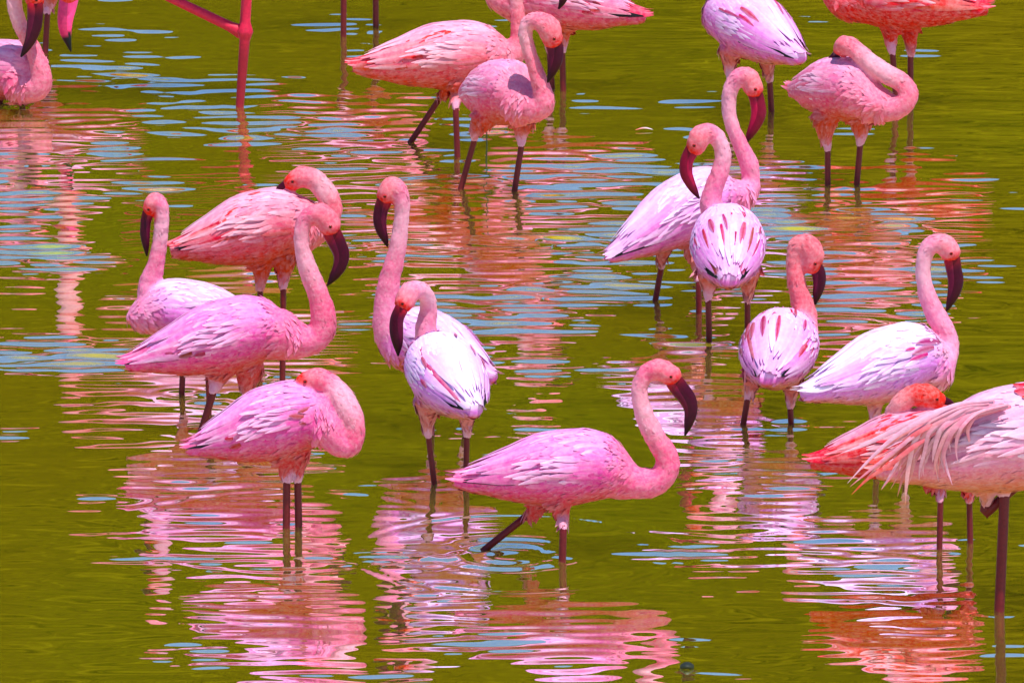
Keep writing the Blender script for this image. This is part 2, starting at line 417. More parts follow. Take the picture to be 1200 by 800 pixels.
bird(id='B', label='rosy flamingo facing forward, head hanging so the black bill rests along its neck', c=(590, 108), L=190, yaw=-66, pitch=6, hs=1.03, pal='pink', red=.0, dark=.0,
     neck=[(612, 122, 27, -.10), (627, 126, 18, -.135), (637, 121, 13.5, -.15), (635, 104, 11, -.15), (627, 80, 9, -.15), (619, 57, 8.4, -.15), (615.5, 39, 8.4, -.15), (620, 27, 9.5, -.15), (632, 25, 11.5, -.16), (643, 33, 14, -.17), (647, 45, 13, -.17)],
     bill=[(649, 50, 12, -.17), (651, 60, 11.5, -.17), (650.5, 72, 10, -.17), (647, 84, 6.8, -.17), (642, 96, 1.6, -.17)],
     legs=[[(566, 140, 15), (557, 154, 8), (556, 164, 5.4), (540, 221)], [(612, 142, 16), (611, 158, 8), (611, 171, 5.4), (603, 224)]])
bird(id='C', marks=[(.62, 88, .07, .022), (.64, 74, .05, .018), (.58, 96, .07, .018)], label='pink flamingo pointing the other way behind a hanging black bill, orange tail tip', c=(650, -2), L=186, yaw=180, pitch=5, pal='pink', red=0.02, dark=.3,
     neck=[(600, 0, 24), (586, -4, 18), (577, -18, 13), (578, -36, 10), (586, -58, 9), (590, -80, 8.6), (584, -98, 9.5), (572, -102, 12), (564, -94, 11)],
     bill=[(560, -90, 10), (554, -80, 10), (551, -68, 8), (554, -56, 5), (558, -48, 1.5)],
     legs=[[(660, 28, 14), (659, 48, 7.5), (659, 62, 5.4), (660, 107)], [(645, 28, 14), (644, 48, 7.5), (644, 62, 5.2), (647, 104)]])
bird(id='D', marks=[(.52, 40, .15, .016), (.55, 52, .12, .012), (.50, -30, .16, .011), (.56, -40, .14, .010), (.36, 60, .2, .01)], label='pale flamingo seen from behind, white wing tips, above a head with red bill', c=(876, 28), L=200, yaw=122, pitch=4, pal='lilac', red=0.02, dark=.7, ws=1.05,
     neck=[(850, 10, 22, .1), (842, -8, 15, .13), (840, -28, 11, .13), (848, -52, 9.5, .13), (852, -75, 9, .13), (845, -92, 10, .13), (833, -96, 12, .13), (826, -88, 11, .13)],
     bill=[(822, -84, 10, .13), (817, -74, 10, .13), (815, -62, 8, .13), (818, -50, 5, .13), (822, -42, 1.5, .13)],
     legs=[[(898, 60, 15), (900, 80, 8), (902, 95, 5.6), (904, 131)], [(856, 58, 15), (855, 78, 8), (856, 94, 5.4), (858, 138)]])
bird(id='E', marks=[(.72, 70, .05, .016), (.20, 70, .16, .02), (.90, 90, .08, .03)], label='coral red bellied flamingo with orange tail tip, beyond a pink one that sleeps', c=(1047, -3), L=190, yaw=180, pitch=0, pal='red', red=0.04, dark=.0,
     neck=[(996, 0, 26), (982, -4, 19), (972, -16, 13), (972, -34, 10), (980, -56, 9), (984, -78, 8.6), (978, -96, 9.5), (966, -100, 12), (958, -92, 11)],
     bill=[(954, -88, 10), (948, -78, 10), (945, -66, 8), (948, -54, 5), (952, -46, 1.5)],
     legs=[[(1043, 28, 14), (1044, 48, 8), (1046, 63, 5.6), (1051, 128)], [(1065, 28, 14), (1067, 48, 8), (1067, 65, 5.6), (1067, 124)]])
bird(id='F', label='rose pink flamingo resting with thick neck folded diagonally across its back', c=(986, 104), L=184, yaw=-58, pitch=4, pal='pink', red=.0, dark=.0, hs=1.04,
     neck=[(1024, 122, 24, -.08), (1044, 127, 16, -.10), (1058, 123, 12.5, -.11), (1065, 111, 11.5, -.11), (1058, 98, 11.5, -.10), (1041, 88, 11.8, -.09), (1021, 75, 11.5, -.075), (1005, 61, 11.2, -.06), (992, 53, 11.5, -.05), (986, 57, 10, -.03)],
     bill=[(984, 60, 8, -.02), (980, 64, 6, 0), (975, 68, 4.5, .01), (970, 72, 2, .02)],
     legs=[[(968, 140, 16), (968, 160, 8.5), (970, 176, 5.6), (970, 217)], [(1008, 140, 16), (1009, 156, 8.5), (1008, 170, 5.6), (1004, 217)]])
bird(id='T', label='flamingo sitting low in the water with purple bill tucked against its breast', c=(6, 82), L=178, yaw=-40, pitch=2, pal='pink', red=.0, dark=.0,
     neck=[(26, 98, 25, -.07), (42, 102, 17, -.10), (48, 90, 13, -.11), (44, 72, 10.5, -.11), (36, 52, 9.2, -.10), (25, 32, 8.8, -.10), (18, 12, 8.8, -.10), (17, -8, 9, -.10), (26, -20, 10.5, -.12), (38, -14, 13, -.13), (41, -2, 12, -.14)],
     bill=[(41.5, 6, 11, -.15), (41.5, 18, 11, -.15), (40, 32, 10.5, -.15), (36, 46, 8, -.15), (30, 58, 5, -.15), (25, 66, 1.6, -.15)],
     legs=[[(0, 100, 14), (0, 110, 6), (0, 116, 5.2), (0, 122)], [(26, 102, 14), (26, 110, 6), (26, 116, 5.2), (26, 121)]])
bird(id='U', label='flamingo standing behind the one that sits low, only one red leg showing', c=(66, -46), L=180, yaw=160, pitch=3, pal='pink', red=.0, dark=.0,
     neck=[(20, -48, 22), (8, -54, 15), (0, -70, 11), (4, -92, 9.5), (10, -114, 9), (4, -134, 10), (-8, -138, 12), (-16, -130, 11)],
     bill=[(-20, -126, 10), (-26, -116, 10), (-29, -104, 8), (-26, -92, 5), (-22, -84, 1.5)],
     legs=[[(60, -16, 14), (58, 2, 8), (55.5, 16, 5.4), (53, 62)], [(44, -16, 14), (40, 2, 8), (38, 16, 5.4), (36, 58)]])
bird(id='V', label='large flamingo bending down, pink bill with black tip, one jointed pink leg raised', c=(232, -190), L=300, yaw=180, pitch=4, pal='pale', red=.0, dark=.0, legr=4.8, legpink=1,
     neck=[(160, -196, 40), (134, -206, 25), (112, -216, 18), (92, -204, 15), (80, -170, 13.5), (76, -125, 12.5), (76, -80, 12.5), (79, -45, 14), (81, -24, 17), (81, -10, 15)],
     bill=[(80.5, -2, 13), (78.5, 10, 12.5), (76.5, 24, 11), (77, 38, 8.5), (80, 50, 4.5), (83, 60, 1.2)], billcol='pinkblack',
     legs=[[(270, -145, 28), (288, -95, 13), (294, -60, 8), (287.5, 37, 'knee'), (281, 125)], [(245, -145, 28), (284, -95, 13), (291.5, -60, 8), (285.5, 39, 'knee'), 'lift', (150, -26)]])
bird(id='W', label='flamingo of which only two straight dark legs show, at the far side of the pond', c=(418, -100), L=182, yaw=0, pitch=3, pal='pink', red=.0, dark=.0,
     neck=[(462, -98, 24), (480, -96, 18), (492, -108, 13), (490, -128, 10), (482, -150, 9), (480, -170, 9), (488, -186, 10), (500, -188, 12), (508, -180, 11)],
     bill=[(512, -176, 10), (518, -166, 10), (521, -154, 8), (518, -142, 5), (514, -134, 1.5)],
     legs=[[(408, -70, 14), (404, -45, 8), (403, -28, 5.4), (402.5, 42)], [(436, -70, 14), (440, -45, 8), (440, -28, 5.2), (440.5, 32)]])

# ------------------------------------------------------------------ water, ground, hills
def leg_points(b):
    out = []
    for lg in b['legs']:
        if 'lift' in lg:
            continue
        out.append(ground(*lg[-1][:2]))
    return out

# roughened water: px of the centre, half sizes across and along in metres, strength
RIPPLE_PATCHES = [(60, 240, .40, 1.5, .48), (230, 80, .5, .8, .28), (450, 190, .35, .8, .52), (600, 300, .45, 1.1, .52), (900, 300, .42, .9, .50),
                  (1020, 260, .32, .8, .50), (280, 570, .30, .6, .17), (540, 590, .22, .6, .08), (1040, 660, .35, .5, .15), (760, 190, .28, .5, .55),
                  (900, 590, .22, .5, .20), (330, 720, .3, .4, .08), (680, 745, .4, .4, .05), (1120, 740, .3, .4, .09), (50, 430, .28, .5, .40),
                  (560, 650, .24, .07, 1.0), (250, 655, .3, .05, .5)]
# rings: px of the centre, radius and width of the wave train in metres, wavelength, slope
RIPPLE_RINGS = [(595, 651, .09, .075, .062, .28), (600, 649, .34, .035, .05, .10), (336, 622, .36, .035, .06, .07), (281, 126, .3, .20, .09, .05),
                (482, 170, .25, .12, .07, .05), (900, 470, .5, .08, .07, .04)]

def build_setting():
    # terrain: pond basin, low camera bank, added green slope, unseen, shaped for water reflections
    nx, ny = 181, 221
    xs = np.linspace(-1, 1, nx); xs = np.sign(xs) * np.abs(xs) ** 1.8 * 900
    ys = np.linspace(0, 1, ny); ys = -500 + ys * 1500
    X, Y = np.meshgrid(xs, ys)
    def wob(x, y, s, seed):
        r = np.random.RandomState(seed)
        z = np.zeros_like(x)
        for _ in range(10):
            a = r.rand() * 6.28; k = s * (0.6 + r.rand() * 1.2); ph = r.rand() * 6.28
            z += np.sin((x * math.cos(a) + y * math.sin(a)) * k + ph)
        return z / 10
    d = np.sqrt((X / 75) ** 2 + ((Y - 8) / 38) ** 2) - 1 + 0.06 * wob(X, Y, .08, 3)
    Z = -0.55 + 1.1 * sstep(-0.06, 0.12, d)
    rise = np.clip(Y - 52, 0, None)
    Z += 0.55 * rise * (1 - 0.35 * sstep(0, 400, rise)) * sstep(0, 25, rise) + rise * 0.09 * wob(X, Y, .03, 5) + np.clip(rise, 0, 20) * .12 * wob(X, Y, .35, 7)  # slope height sets how much sky the water mirrors
    back = np.clip(-26.5 - Y, 0, None)
    Z += np.minimum(back * 1.2, 4.2) * sstep(0, 2, back)
    V = np.stack([X.ravel(), Y.ravel(), Z.ravel()], -1)
    F = [(j * nx + i, j * nx + i + 1, (j + 1) * nx + i + 1, (j + 1) * nx + i) for j in range(ny - 1) for i in range(nx - 1)]
    m, nt, b = new_mat('unseen_green_slope')
    tc = N(nt, 'ShaderNodeTexCoord')
    n1 = noise(nt, tc.outputs['Object'], 0.12, 8, 0.65)
    n2 = noise(nt, tc.outputs['Object'], 1.4, 5, 0.6)
    mixv = math_node(nt, 'ADD', math_node(nt, 'MULTIPLY', n1.outputs[0], .6), math_node(nt, 'MULTIPLY', n2.outputs[0], .4))
    c = ramp(nt, mixv, [(.36, (.013, .012, .001)), (.5, (.050, .041, .0012)), (.64, (.11, .085, .002))])
    nt.links.new(c, b.inputs['Base Color'])
    b.inputs['Roughness'].default_value = 0.9
    b.inputs['Specular IOR Level'].default_value = 0.0
    g = link('ground', make_mesh('ground', V, F, [m]))
    g['kind'] = 'structure'

    # water sheet
    x0, x1, y0, y1 = -100, 100, -34, 60
    wm = bpy.data.materials.new('pond_water')
    wm.use_nodes = True
    nt = wm.node_tree
    for n in list(nt.nodes):
        nt.nodes.remove(n)
    out = N(nt, 'ShaderNodeOutputMaterial')
    geo = N(nt, 'ShaderNodeNewGeometry')
    pos = geo.outputs['Position']

    gl = N(nt, 'ShaderNodeBsdfGlossy')
    gl.inputs['Roughness'].default_value = 0.012
    gl.inputs['Color'].default_value = (1, 1, 1, 1)
    # murky algae water: light scatters about deep inside it
    sss = N(nt, 'ShaderNodeSubsurfaceScattering')
    sss.falloff = 'BURLEY'
    mud = noise(nt, mapping(nt, pos, (.8, .35, 1)), 1.0, 3, .5).outputs[0]
    mc = ramp(nt, mud, [(.32, (.42, .275, .001)), (.68, (.34, .370, .002))])
    nt.links.new(mc, sss.inputs['Color'])
    sss.inputs['Scale'].default_value = 1.0
    sss.inputs['Radius'].default_value = (0.5, 0.5, 0.3)
    # mirror-like at the low angle the camera looks from, see-through murk from above
    lw = N(nt, 'ShaderNodeLayerWeight')
    lw.inputs['Blend'].default_value = 0.5
    fac = ramp(nt, lw.outputs['Facing'], [(0.0, .03), (.42, .08), (.63, .86), (1.0, .97)])
    mx = N(nt, 'ShaderNodeMixShader')
    nt.links.new(fac, mx.inputs[0])
    nt.links.new(sss.outputs[0], mx.inputs[1])
    nt.links.new(gl.outputs[0], mx.inputs[2])
    nt.links.new(mx.outputs[0], out.inputs['Surface'])
    # surface: band-limited wavelets with long crests across the view, real relief near the birds, flat beyond
    gx = np.linspace(-2.3, 2.3, 330)
    gy = np.linspace(-4.6, 6.2, 1700)
    NXf, NYf = 512, 2048
    dx, dy = gx[1] - gx[0], gy[1] - gy[0]
    KX, KY = np.meshgrid(np.fft.fftfreq(NXf, dx), np.fft.fftfreq(NYf, dy))
    rs = np.random.RandomState(11)
    def field(lam, bw, crest, rot=0.0):
        """unit-rms height field: wavelength lam along y, crest length along x"""
        c, sn = math.cos(rot), math.sin(rot)
        kx, ky = KX * c + KY * sn, -KX * sn + KY * c
        flt = np.exp(-((np.abs(ky) - 1 / lam) * lam / bw) ** 2) * np.exp(-(kx * crest) ** 2)
        f = np.fft.ifft2(np.fft.fft2(rs.randn(NYf, NXf)) * flt).real[:len(gy), :len(gx)]
        return f / f.std()
    def low(lx, ly):
        f = np.fft.ifft2(np.fft.fft2(rs.randn(NYf, NXf)) * np.exp(-(KX * lx) ** 2 - (KY * ly) ** 2)).real[:len(gy), :len(gx)]
        return f / f.std()
    GX, GY = np.meshgrid(gx, gy)
    rough = 0.085 + 0.0 * GX
    for (px, py, rx, ry, amp) in RIPPLE_PATCHES:
        c = ground(px, py)
        rough += amp * np.exp(-((GX - c[0]) / rx) ** 2 - ((GY - c[1]) / ry) ** 2)
    gust = np.clip(low(.30, .35), -1, 2.2)
    rough = np.clip(rough * np.clip(1 + .6 * gust, .25, None) + .20 * np.clip(gust - .8, 0, None), .035, 1.2)
    def hgt(lam, slope):
        return lam / (2 * math.pi) * slope
    Hh = hgt(.072, .095) * field(.072, .28, .19, .03) * rough
    Hh += hgt(.048, .060) * field(.048, .28, .14, -.05) * rough ** 1.2
    Hh += hgt(.26, .010) * field(.26, .4, .30, .10)
    Hh += hgt(.13, .030) * field(.13, .3, .22, .0) * rough
    for (px, py, R0, wd, wl, slope) in RIPPLE_RINGS:
        c = ground(px, py)
        r = np.sqrt((GX - c[0]) ** 2 + (GY - c[1]) ** 2)
        Hh += hgt(wl, slope) * np.sin((r - R0) * 2 * math.pi / wl) * np.exp(-((r - R0) / wd) ** 2) * (1 + .35 * gust)
    for b in BIRDS:
        for p in leg_points(b):
            r = np.sqrt((GX - p[0]) ** 2 + (GY - p[1]) ** 2)
            Hh += hgt(.05, .09) * np.sin((r - .03) * 2 * math.pi / .05) * np.exp(-((r - .035) / .04) ** 2)
    fade = sstep(2.3, 2.0, np.abs(GX)) * sstep(-4.6, -4.2, GY) * sstep(6.2, 5.6, GY)
    Hh *= fade
    ox0 = -np.array([100, 60, 30, 14, 7, 4, 3]); ox1 = -ox0[::-1]
    oy0 = np.array([-34, -22, -14, -9, -6.5, -5.3]); oy1 = np.array([6.9, 8.5, 12, 18, 28, 42, 60])
    ax = np.concatenate([ox0, gx, ox1]); ay = np.concatenate([oy0, gy, oy1])
    ZZ = np.zeros((len(ay), len(ax)))
    ZZ[len(oy0):len(oy0) + len(gy), len(ox0):len(ox0) + len(gx)] = Hh
    AX, AY = np.meshgrid(ax, ay)
    me = bpy.data.meshes.new('water')
    nvx, nvy = len(ax), len(ay)
    me.vertices.add(nvx * nvy)
    me.vertices.foreach_set('co', np.stack([AX, AY, ZZ], -1).astype(np.float32).ravel())
    idx = np.arange(nvx * nvy).reshape(nvy, nvx)
    quads = np.stack([idx[:-1, :-1], idx[:-1, 1:], idx[1:, 1:], idx[1:, :-1]], -1).reshape(-1, 4)
    nq = len(quads)
    me.loops.add(nq * 4)
    me.loops.foreach_set('vertex_index', quads.ravel().astype(np.int32))
    me.polygons.add(nq)
    me.polygons.foreach_set('loop_start', np.arange(0, nq * 4, 4, dtype=np.int32))
    me.polygons.foreach_set('use_smooth', np.ones(nq, bool))
    me.materials.append(wm)
    me.update()
    me.validate()
    w = link('water', me)
    w['kind'] = 'structure'

build_setting()

# ------------------------------------------------------------------ bird builder
def webbed_foot(p, fx, fy, s):
    """three toes and web, at point p, pointing (fx, fy)"""
    fwd = np.array([fx, fy, 0.0]); side = np.array([-fy, fx, 0.0])
    z = np.array([0, 0, 1.0])
    pts = [p - fwd * s * .25, p + side * s * .22, p + fwd * s * .9 + side * s * .55, p + fwd * s * .75 + side * s * .25, p + fwd * s * 1.1,
           p + fwd * s * .75 - side * s * .25, p + fwd * s * .9 - side * s * .55, p - side * s * .22]
    top = [q + z * .006 for q in pts]; bot = [q - z * .006 for q in pts]
    n = len(pts)
    F = [tuple(range(n)), tuple(range(2 * n - 1, n - 1, -1))] + [(i, n + i, n + (i + 1) % n, (i + 1) % n) for i in range(n)]
    return np.array(top + bot), F

def rot_inv(P, origin, yaw):
    P = np.atleast_2d(P) - origin
    c, s = math.cos(yaw), math.sin(yaw)
    return np.stack([P[:, 0] * c + P[:, 1] * s, -P[:, 0] * s + P[:, 1] * c, P[:, 2]], -1)

def build_body_temp(b):
    yaw = math.radians(b['yaw'])
    feet = leg_points(b)
    Yb = float(np.mean([p[1] for p in feet]))
    cw = plane(b['c'][0], b['c'][1], Yb)
    mp = mpp(cw)
    L = b['L'] * mp * .975
    org = np.array([cw[0], cw[1], 0.0])
    to = Torso(L, math.radians(b['pitch']), cw[2], b.get('hs', 1.0), b.get('ws', 1.0))
    b.update(org=org, yawr=yaw, torso=to, mp=mp, Lm=L, Yb=Yb)
    def chain(pts):
        P, R = [], []
        for q in pts:
            d = q[3] if len(q) > 3 else 0.0
            w = plane(q[0], q[1], Yb + d)
            P.append(w); R.append(q[2] * mpp(w))
        return rot_inv(np.array(P), org, yaw), np.array(R)
    NP, NR = chain(b['neck'])
    c4 = catmull(np.hstack([NP, NR[:, None]]), 8)
    b['nP'], b['nR'] = c4[:, :3], c4[:, 3]
    BP, BR = chain(b['bill'])
    b['bP'], b['bR'] = BP, BR
    # picture-plane normal in the bird's frame: sideways axis of head and bill
    b['lat'] = rot_inv(np.array([[0, 1.0, 0]]) , np.zeros(3), yaw)[0]
    parts = [to.mesh(), tube(b['nP'], b['nR'], 22)]
    legs = []
    for li, lg in enumerate(b['legs']):
        foot_q = None
        lift = 'lift' in lg
        pts = [q for q in lg if q != 'lift']
        if lift:
            Yf = Yb + 0.03
        else:
            foot = ground(*pts[-1][:2])
            Yf = foot[1]
        ws, rs = [], []
        n = len(pts)
        for i, q in enumerate(pts):
            k = min(1.0, i / 2.0)
            Yq = Yb * (1 - k) + Yf * k
            w = plane(q[0], q[1], Yq)
            if i == 0:
                w = w + np.array([0, (Yf - Yb) * .4, 0])
            ws.append(w)
            rs.append((q[2] if len(q) > 2 and not isinstance(q[2], str) else 0) * mpp(w))
        W = rot_inv(np.array(ws), org, yaw)
        th = catmull(np.hstack([W[:3], (np.array(rs[:3]) * np.array([1, .95, .78]))[:, None]]), 6)
        parts.append(tube(th[:, :3], th[:, 3], 18))
        legs.append((W, pts, lift, rs))
    b['legsW'] = legs
    V, F = join(parts)
    me = make_mesh('temp', V, F, [], smooth=False)
    o = link('temp_' + b['id'], me)
    r = o.modifiers.new('r', 'REMESH')
    r.mode = 'VOXEL'
    r.voxel_size = 0.0042 * (1.25 if b['L'] > 250 else 1.0)
    s = o.modifiers.new('s', 'SMOOTH')
    s.factor = 0.5
    s.iterations = 5
    b['tmp'] = o

for b in BIRDS:
    build_body_temp(b)
dg = bpy.context.evaluated_depsgraph_get()
for b in BIRDS:
    ev = b['tmp'].evaluated_get(dg)
    me = ev.to_mesh()
    nv = len(me.vertices)
    co = np.empty(nv * 3, np.float32); me.vertices.foreach_get('co', co)
    b['bodyV'] = co.reshape(-1, 3).astype(float)
    no = np.empty(nv * 3, np.float32); me.vertices.foreach_get('normal', no)
    b['bodyN'] = no.reshape(-1, 3).astype(float)
    rs_ = np.random.RandomState(sum(map(ord, b['id'])))
    lump = np.zeros(nv)
    for k in range(14):
        kv = rs_.randn(3) * rs_.uniform(90, 260)
        lump += np.sin(b['bodyV'] @ kv + rs_.rand() * 6.28)
    b['bodyV'] += b['bodyN'] * (lump / 14 ** .5 * .0009)[:, None]
    ls = np.empty(len(me.polygons), np.int32); me.polygons.foreach_get('loop_start', ls)
    lt = np.empty(len(me.polygons), np.int32); me.polygons.foreach_get('loop_total', lt)
    vi = np.empty(len(me.loops), np.int32); me.loops.foreach_get('vertex_index', vi)
    vi = vi.tolist()
    b['bodyF'] = [tuple(vi[a:a + n]) for a, n in zip(ls.tolist(), lt.tolist())]
    ev.to_mesh_clear()
for b in BIRDS:
    o = b.pop('tmp')
    m = o.data
    bpy.data.objects.remove(o)
    bpy.data.meshes.remove(m)

def feather_strip(pos, side, nor, W, cols, fold=0.28, tipw=0.12):
    """blade along pos (n,3): half width W(s); five points across are reduced to three with folded edges"""
    n = len(pos)
    V, C = [], []
    for i in range(n):
        s = i / (n - 1)
        w = W * (0.45 + 0.55 * math.sin(math.pi * min(1, s * 1.5) * .5)) * (1 - s ** 3.2 * (1 - tipw))
        V += [pos[i] - side[i] * w - nor[i] * w * fold, pos[i], pos[i] + side[i] * w - nor[i] * w * fold]
        C += [cols[1](s), cols[0](s), cols[1](s)]
    F = []
    for i in range(n - 1):
        a = i * 3
        F += [(a, a + 1, a + 4, a + 3), (a + 1, a + 2, a + 5, a + 4)]
    return V, C, F

class Mesher:
    def __init__(s): s.V, s.C, s.F = [], [], []
    def add(s, V, C, F):
        o = len(s.V)
        s.V += list(V); s.C += list(C)
        s.F += [tuple(i + o for i in f) for f in F]

def surface_feather(M, to, t0, th0, ln, dth, W, off0, off1, c_mid, c_tip, c_edge, rng, n=6, curl=0.0, cap=1.0):
    s = np.linspace(0, 1, n)
    ln = min(ln, cap + rng.uniform(-.07, .035) - t0)
    t = t0 + s * ln
    th = th0 + dth * s
    tt = np.clip(t, 0, 1.0)
    off = off0 + (off1 - off0) * s ** 1.4
    P = to.surf(tt, th, off)
    over = np.clip(t - 1.0, 0, None) * to.L
    P = P - np.stack([over * math.cos(to.p), 0 * over, over * math.sin(to.p)], -1)
    P0 = to.surf(tt, th, off - .004)
    nor = P - to.surf(tt, th, off - 0.01)
    nor /= np.linalg.norm(nor, axis=1)[:, None] + 1e-9
    tan = np.gradient(P, axis=0)
    tan /= np.linalg.norm(tan, axis=1)[:, None] + 1e-9
    side = np.cross(tan, nor)
    side /= np.linalg.norm(side, axis=1)[:, None] + 1e-9
    P = P + nor * (curl * s ** 2)[:, None]
    f_mid = lambda u: tuple(lerp(c_mid, c_tip, np.array(u ** 1.5)))
    f_edge = lambda u: tuple(lerp(c_mid, c_edge, np.array(min(1, .35 + .65 * u))))
    V, C, F = feather_strip(P, side, nor, W, (f_mid, f_edge))
    M.add(V, C, F)

def wing(b, sgn, rng):
    """folded wing: overlapping blades that follow the flank"""
    to, L = b['torso'], b['Lm']
    pal = PAL[b['pal']]
    M = Mesher()
    back, flank, tip, red = (np.array(pal[k]) for k in ('back', 'flank', 'tip', 'red'))
    R = rng
    wf = .45 if b['pal'] in ('white', 'lilac') else .14
    lf = .35 if abs(math.sin(b['yawr'])) > .8 else 1.0
    def jit(c, a=.10):
        return np.clip(np.array(c) * (1 + R.uniform(-a, a)) + np.array([R.uniform(-a, a) * .2 for _ in range(3)]), 0.004, .93)
    # lower row first: secondaries with dark trailing edge
    if b['dark'] > 0:
        for k in range(4):
            dk = np.array((.012, .009, .014))
            surface_feather(M, to, .60 + .035 * k, sgn * math.radians(98 - 5 * k), .30 + .02 * k, -sgn * math.radians(8), .014 * L, .002, .004, dk, dk, dk, R)
    # long tertials running to the tail
    for k in range(11):
        th = 10 + k * 8.5
        c = lerp(back, flank, np.array(min(1, k / 8)))
        isred = R.random() < b['red'] * .8
        c = jit(red if isred else c)
        surface_feather(M, to, .50 + R.uniform(-.04, .04), sgn * math.radians(th), .40 + R.uniform(-.05, .05), sgn * math.radians(R.uniform(-12, 2)), .026 * L, .002, .007 + R.uniform(0, .003), c, lerp(c, tip, np.array(R.choice((.1, .2, .7)))), lerp(c, tip, np.array(R.uniform(.05, .4))), R)
    # covert rows
    rows = np.linspace(.66, .13, 15)
    for i, t in enumerate(rows):
        h, w = to.size(np.array(t))
        th_max = 104 - 30 * (t < .2) - 14 * (t > .55)
        step = 0.042 * L / float(w) * 57.3
        th = 4 + R.uniform(0, step * .6)
        while th < th_max:
            f = th / 104
            c = lerp(back, flank, np.array(min(1, max(0, f * 1.25 - .2))))  # painted shading: blades deepen from pale back to flank
            isred = R.random() < b['red'] and (t > .22)
            c = jit(red if isred else c, .10)
            loose = (.26 < t < .52) and (58 < th < 92)
            ln = R.uniform(.13, .20) * (1.15 if loose else 1)
            bold = R.random() < wf
            tipc = lerp(c, tip, np.array(R.uniform(.45, .9) if loose else (R.uniform(.4, .75) if bold else R.uniform(.0, .25))))
            edge = lerp(c, tip, np.array(R.uniform(.3, .7) if loose else (R.uniform(.3, .55) if bold else R.uniform(.0, .2))))
            if isred:
                tipc = c; edge = lerp(c, back, np.array(.35))
            dth = sgn * math.radians(R.uniform(4, 16) if f < .55 else R.uniform(-10, 6))
            surface_feather(M, to, t + R.uniform(-.015, .015), sgn * math.radians(th), ln, dth, (.016 if loose else .024) * L * R.uniform(.85, 1.2), .001,
                            (.0060 if loose else .0024) * lf + R.uniform(0, .0012), c, tipc, edge, R, curl=(.006 * lf if loose else 0))
            th += step * R.uniform(.8, 1.15)
    # crimson marks where the coverts part
    for (t, th, ln, wd) in b.get('marks', []):
        if th * sgn > 0:
            c = jit(np.array(red) * .85, .25)
            surface_feather(M, to, t + R.uniform(-.01, .01), math.radians(th), ln * 1.1, sgn * math.radians(R.uniform(-9, 5)), wd * L * 1.25, .0040, .0056, c, c * .9, lerp(c, back, np.array(.5)), R)
    return M

def tail(b, rng):
    to, L = b['torso'], b['Lm']
    pal = PAL[b['pal']]
    M = Mesher()
    for k in range(9):
        th = -80 + k * 20
        c = np.clip(np.array(pal['tail']) * (1 + rng.uniform(-.2, .2)), 0, .9)
        surface_feather(M, to, .84, math.radians(th), .21, -math.radians(th) * .2, .020 * L, .001, .005, c, lerp(c, pal['tip'], np.array(rng.choice((.05, .1, .5)))), c, rng, cap=1.05)
    return M

